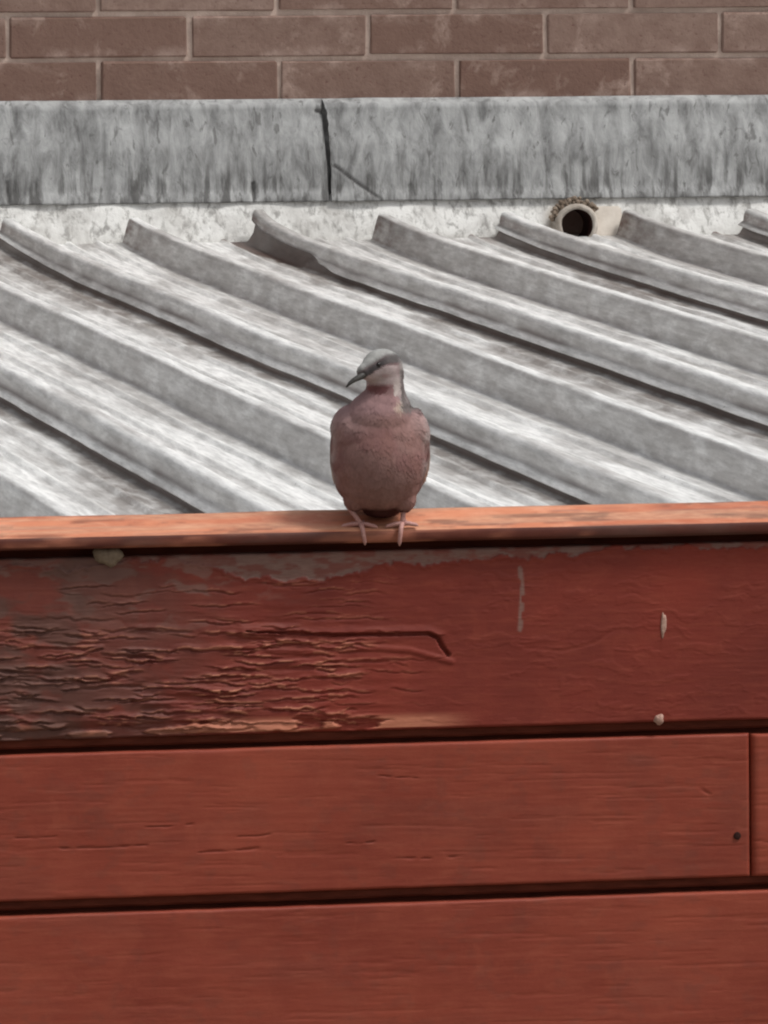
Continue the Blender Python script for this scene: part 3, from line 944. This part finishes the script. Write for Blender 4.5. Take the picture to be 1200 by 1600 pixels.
def plum(p):
    """plumage colour with shoulder highlights and belly shade painted in; p in the dove's frame"""
    u = 597 + p[:, 0] / KM; v = 826 - p[:, 2] / KM; y = p[:, 1]
    n1 = fbm(u / 16, v / 22, 2, 4); n2 = fbm(u / 40 + 3, v / 40, 5, 3)
    c = np.tile(C(128, 99, 95), (len(p), 1))

    def mx(col, f):
        nonlocal c
        f = np.clip(f, 0, 1)[:, None]
        c = c * (1 - f) + C(*col) * f
    mx((118, 86, 84), sstep(0.45, 0.7, n2) * 0.8)
    mx((138, 103, 95), sstep(740, 800, v) * 0.6)
    mx((114, 84, 79), sstep(0.50, 0.70, n1) * 0.6)
    mx((168, 142, 142), sstep(690, 645, v) * 0.55 * sstep(610, 540, u))  # painted highlights: left shoulder here, right shoulder next
    mx((164, 142, 140), sstep(690, 655, v) * 0.5 * sstep(625, 665, u))
    mx((138, 111, 113), sstep(655, 635, v) * 0.7)
    edge = np.maximum(sstep(534, 516, u), sstep(656, 672, u))
    mx((150, 138, 136), edge * sstep(0.25, 0.5, n1) * 0.9 * (v > 640))
    back = sstep(0.035, 0.055, y)
    mx((140, 122, 112), back)
    mx((120, 112, 112), sstep(0.09, 0.11, y))
    # under tail coverts between the legs, contact shadow painted into their colour
    mx((74, 44, 42), sstep(789, 799, v) * 0.95 * (y < 0.06))
    # head
    hd = v < 640
    w_ = lambda f: f * hd
    mx((128, 86, 88), w_(sstep(612, 600, v) * sstep(588, 592, v) * sstep(572, 580, u) * sstep(616, 606, u)) * 0.5)
    mx((96, 58, 60), w_((1 - sstep(0.7, 1.15, np.hypot((u - 592) / 18, (v - 606) / 9.5)))) * 0.75)
    nape = sstep(621, 629, u) * sstep(655, 635, v)
    mx((140, 132, 132), w_(nape) * 0.9)
    mx((180, 170, 167), w_(1 - sstep(0.6, 1.1, np.hypot((u - 622) / 6, (v - 602) / 17))) * 0.8)
    mx((190, 176, 156), (1 - sstep(0.6, 1.1, np.hypot((u - 625) / 9, (v - 635) / 11))) * 0.4)
    up_ = v - np.maximum(592 - (u - 562) * 0.60, 566.5)                   # below (+) / above (-) the line through the eye
    hh = w_(sstep(604, 596, v))
    mx((168, 153, 153), hh * sstep(1, 5, up_) * sstep(628, 620, u))
    mx((160, 136, 136), hh * (1 - sstep(0.5, 1.2, np.hypot((u - 604) / 7, (v - 586) / 4))) * 0.8)
    mx((160, 160, 158), w_(sstep(585, 578, v)) * sstep(-8, -14, up_))
    mx((74, 70, 71), hh * sstep(-20, -5, up_) * sstep(5, 0, up_) * sstep(640, 600, u))
    mx((92, 88, 88), w_(sstep(578, 570, v)) * sstep(-16, -10, up_) * sstep(1, -2, up_) * sstep(598, 612, u))
    mx((150, 146, 144), w_(sstep(622, 632, u)) * 0.7 * sstep(600, 585, v))
    mx((92, 85, 84), sstep(625.5, 630, u) * sstep(572, 582, v) * sstep(650, 636, v) * (0.55 + 0.45 * sstep(0.35, 0.6, n1)))
    mx((186, 176, 172), (1 - sstep(0.5, 1.1, np.hypot((u - 620.5) / 4.5, (v - 604) / 16))) * 0.6)
    c *= (1.05 + 0.28 * n1)[:, None]
    return np.clip(c, 0, 1)


# small uneven swell of the breast feathers
u_ = 597 + co[:, 0] / KM; v_ = 826 - co[:, 2] / KM
amp = 0.0010 * sstep(612, 650, v_) + 0.0003
co2 = co + nrm * (amp * (fbm(u_ / 22 + co[:, 1] * 60, v_ / 30, 3, 2) - 0.5))[:, None]
bme.vertices.foreach_set('co', co2.astype(np.float32).ravel())
ca = bme.color_attributes.new('feather', 'FLOAT_COLOR', 'POINT')
cc = plum(co)
ca.data.foreach_set('color', np.concatenate([cc, np.ones((nv, 1))], 1).astype(np.float32).ravel())
bme.polygons.foreach_set('use_smooth', np.ones(len(bme.polygons), bool))
bme.update()
bme.materials.clear()
body = link('body', bme, M_plum, dove)

# overlapping contour feathers lying on the body
pick = rng.choice(nv, 34000, replace=True)
p = co2[pick] + 0.0; n = nrm[pick].astype(float)
vv_ = 826 - p[:, 2] / KM
head = vv_ < 606
rear = p[:, 1] > 0.045
fd = np.stack([p[:, 0] * 4, np.full(len(p), 0.35), np.full(len(p), -1.0)], 1)
fd[head] = (0.8, 0.5, -0.35)
fd[rear] = (0, 1, -0.6)
ln = rng.uniform(0.0030, 0.0060, len(p)); ln[head] = 0.0022; ln[rear] *= 1.5
t = fd - n * (fd * n).sum(1, keepdims=True)
t /= np.linalg.norm(t, axis=1, keepdims=True) + 1e-9
t = t + np.cross(n, t) * rng.normal(0, 0.12, (len(p), 1))
t /= np.linalg.norm(t, axis=1, keepdims=True)
b = np.cross(n, t)
ln = ln[:, None]; wd = ln * 0.27; lift = np.where(head, 0.01, rng.uniform(0.004, 0.020, len(p)))[:, None]
q = p + n * rng.uniform(0.00005, 0.0003, (len(p), 1))
fv = np.stack([q - t * ln * 0.3, q + b * wd + t * ln * 0.3 + n * ln * lift * 0.5, q + t * ln * 0.9 + n * ln * lift, q - b * wd + t * ln * 0.3 + n * ln * lift * 0.5], 1).reshape(-1, 3)
ff = np.arange(len(p) * 4).reshape(-1, 4)
fc = np.repeat(cc[pick] * rng.uniform(0.94, 1.06, (len(p), 1)), 4, axis=0)
me = mesh_np('plumage', fv, ff, True, {'feather': fc})
o = link('plumage', me, M_plum, dove)
o['kind'] = 'stuff'

# folded wings along the flanks, stepped by their feather rows
for sd_ in (-1, 1):
    ns, ntt = 40, 37
    S_, T_ = np.meshgrid(np.linspace(0, 1, ns), np.linspace(0, 1, ntt), indexing='ij')
    kx = [0, 0.12, 0.3, 0.6, 1]
    xo = np.interp(S_, kx, [0.031, 0.0385, 0.0418, 0.036, 0.010]); hw = np.interp(S_, kx, [0.010, 0.020, 0.0245, 0.019, 0.004])
    zc_ = np.interp(S_, [0, 0.3, 1], [0.084, 0.066, 0.026])
    tt = 2 * T_ - 1
    row = T_ * 6 + 0.5 * np.sin(S_ * 18)
    X_ = xo * (1 - 0.30 * np.clip(tt, 0, 1) ** 2 - 0.10 * np.clip(-tt, 0, 1) ** 2) + 0.0007 * (row - np.floor(row))
    V_ = np.stack([sd_ * X_ - 0.0016, 0.006 + 0.135 * S_, zc_ + hw * tt], -1).reshape(-1, 3)
    c_ = np.tile(C(150, 134, 130), (ns * ntt, 1)) * (0.85 + 0.3 * fbm(S_ * 12, T_ * 9, 2, 3)).reshape(-1, 1)
    f_ = sstep(0.45, 0.75, S_).reshape(-1, 1)
    c_ = c_ * (1 - f_) + C(96, 88, 86) * f_
    fq_ = grid_faces(ns, ntt)
    me = mesh_np('wing', V_, fq_ if sd_ < 0 else fq_[:, ::-1], True, {'feather': c_})
    link('wing', me, M_plum, dove)

# tail: six long feathers
for k in range(6):
    s = (k - 2.5)
    a = np.array([s * 0.0035, 0.085, 0.031 - abs(s) * 0.0006]); b_ = np.array([s * 0.0085, 0.165, 0.006 - abs(s) * 0.0008])
    bm = bmesh.new()
    vs = []
    for q in range(7):
        t = q / 6
        c = Vector(a * (1 - t) + b_ * t); wd = 0.0065 * (1 - 0.75 * max(0, t - 0.7) / 0.3)
        vs.append([bm.verts.new(c + Vector((-wd, 0, -0.0006))), bm.verts.new(c + Vector((0, 0, 0.0006))), bm.verts.new(c + Vector((wd, 0, -0.0006)))])
    for A, B in zip(vs, vs[1:]):
        bm.faces.new((A[0], A[1], B[1], B[0])); bm.faces.new((A[1], A[2], B[2], B[1]))
    me = bm_mesh('tail_feather', bm)
    at_ = me.color_attributes.new('feather', 'FLOAT_COLOR', 'POINT')
    at_.data.foreach_set('color', np.tile(np.array([*lin(118, 110, 110), 1.0], np.float32), len(me.vertices)))
    link('tail_feather', me, M_plum, dove)

# beak
bm = bmesh.new()
pb = [L(577, 580, -0.0120), L(566, 587, -0.0165), L(556, 592, -0.0195), L(549, 597, -0.0212), L(543.5, 603, -0.0222)]
tube(bm, pb, [0.0032, 0.0029, 0.0022, 0.0016, 0.0006], 10)
link('beak', bm_mesh('beak', bm), M_beak, dove)
# eyes set on the skull
from mathutils.bvhtree import BVHTree
bvh = BVHTree.FromPolygons([Vector(x) for x in co2], [tuple(p.vertices) for p in bme.polygons])
for side in (0, 1):
    if side == 0:
        hit = bvh.ray_cast(L(594, 569, -0.2), Vector((0, 1, 0)))
    else:
        hit = bvh.ray_cast(L(588, 570, 0.0) + Vector((0.02, 0.2, 0)), Vector((-0.1, -1, 0)))
    if hit[0] is None:
        continue
    bm = bmesh.new()
    bmesh.ops.create_uvsphere(bm, u_segments=16, v_segments=10, radius=0.0024)
    for f in bm.faces:
        f.smooth = True
    o = link('eye', bm_mesh('eye', bm), M_eye, dove)
    o.location = hit[0] - hit[1] * 0.0012

# legs: shank plus four toes gripping the capping's front arris
def capz(y):                                            # height of the capping above its front arris, dove's frame
    return max(0.0, (y - 0.003)) * CAPS + 0.0002


for hip, foot, fr, side_l, side_r in (
        (L(545, 790, 0.010), (563, 0.004), (570, 851), (537, 0.006), (586, 0.003)),
        (L(632, 790, 0.010), (629, 0.004), (624, 853), (606, 0.004), (650, 0.007))):
    bm = bmesh.new()
    fy = foot[1]
    fp = Vector(((foot[0] - 597) * KM, fy, capz(fy) + 0.0036))
    tube(bm, [hip, hip.lerp(fp, 0.55) + Vector((0, 0.002, 0)), fp], [0.0030, 0.0021, 0.0023])
    fx = (fr[0] - 597) * KM
    zt = (826 - fr[1]) * KM
    tube(bm, [fp, Vector((fp.x * 0.7 + fx * 0.3, 0.000, 0.0026)), Vector((fp.x * 0.5 + fx * 0.5, -0.0030, 0.0000)), Vector((fp.x * 0.3 + fx * 0.7, -0.0036, -0.005)), Vector((fx, -0.0032, zt * 0.8)), Vector((fx, -0.0024, zt))],
         [0.0022, 0.0021, 0.0021, 0.0019, 0.0017, 0.0007])
    for (uu, yy) in (side_l, side_r):
        ex = (uu - 597) * KM
        e = Vector((ex, yy, capz(yy) + 0.0016))
        mid = fp.lerp(e, 0.5); mid.z = capz(mid.y) + 0.0032
        tube(bm, [fp, mid, e, e + Vector((math.copysign(0.002, ex - fp.x), -0.001, -0.0008))], [0.0021, 0.0019, 0.0016, 0.0006])
    e = Vector((fp.x + 0.003, 0.022, capz(0.022) + 0.0016))
    tube(bm, [fp, fp.lerp(e, 0.5), e], [0.002, 0.0018, 0.0008])
    link('leg', bm_mesh('leg', bm), M_leg, dove)
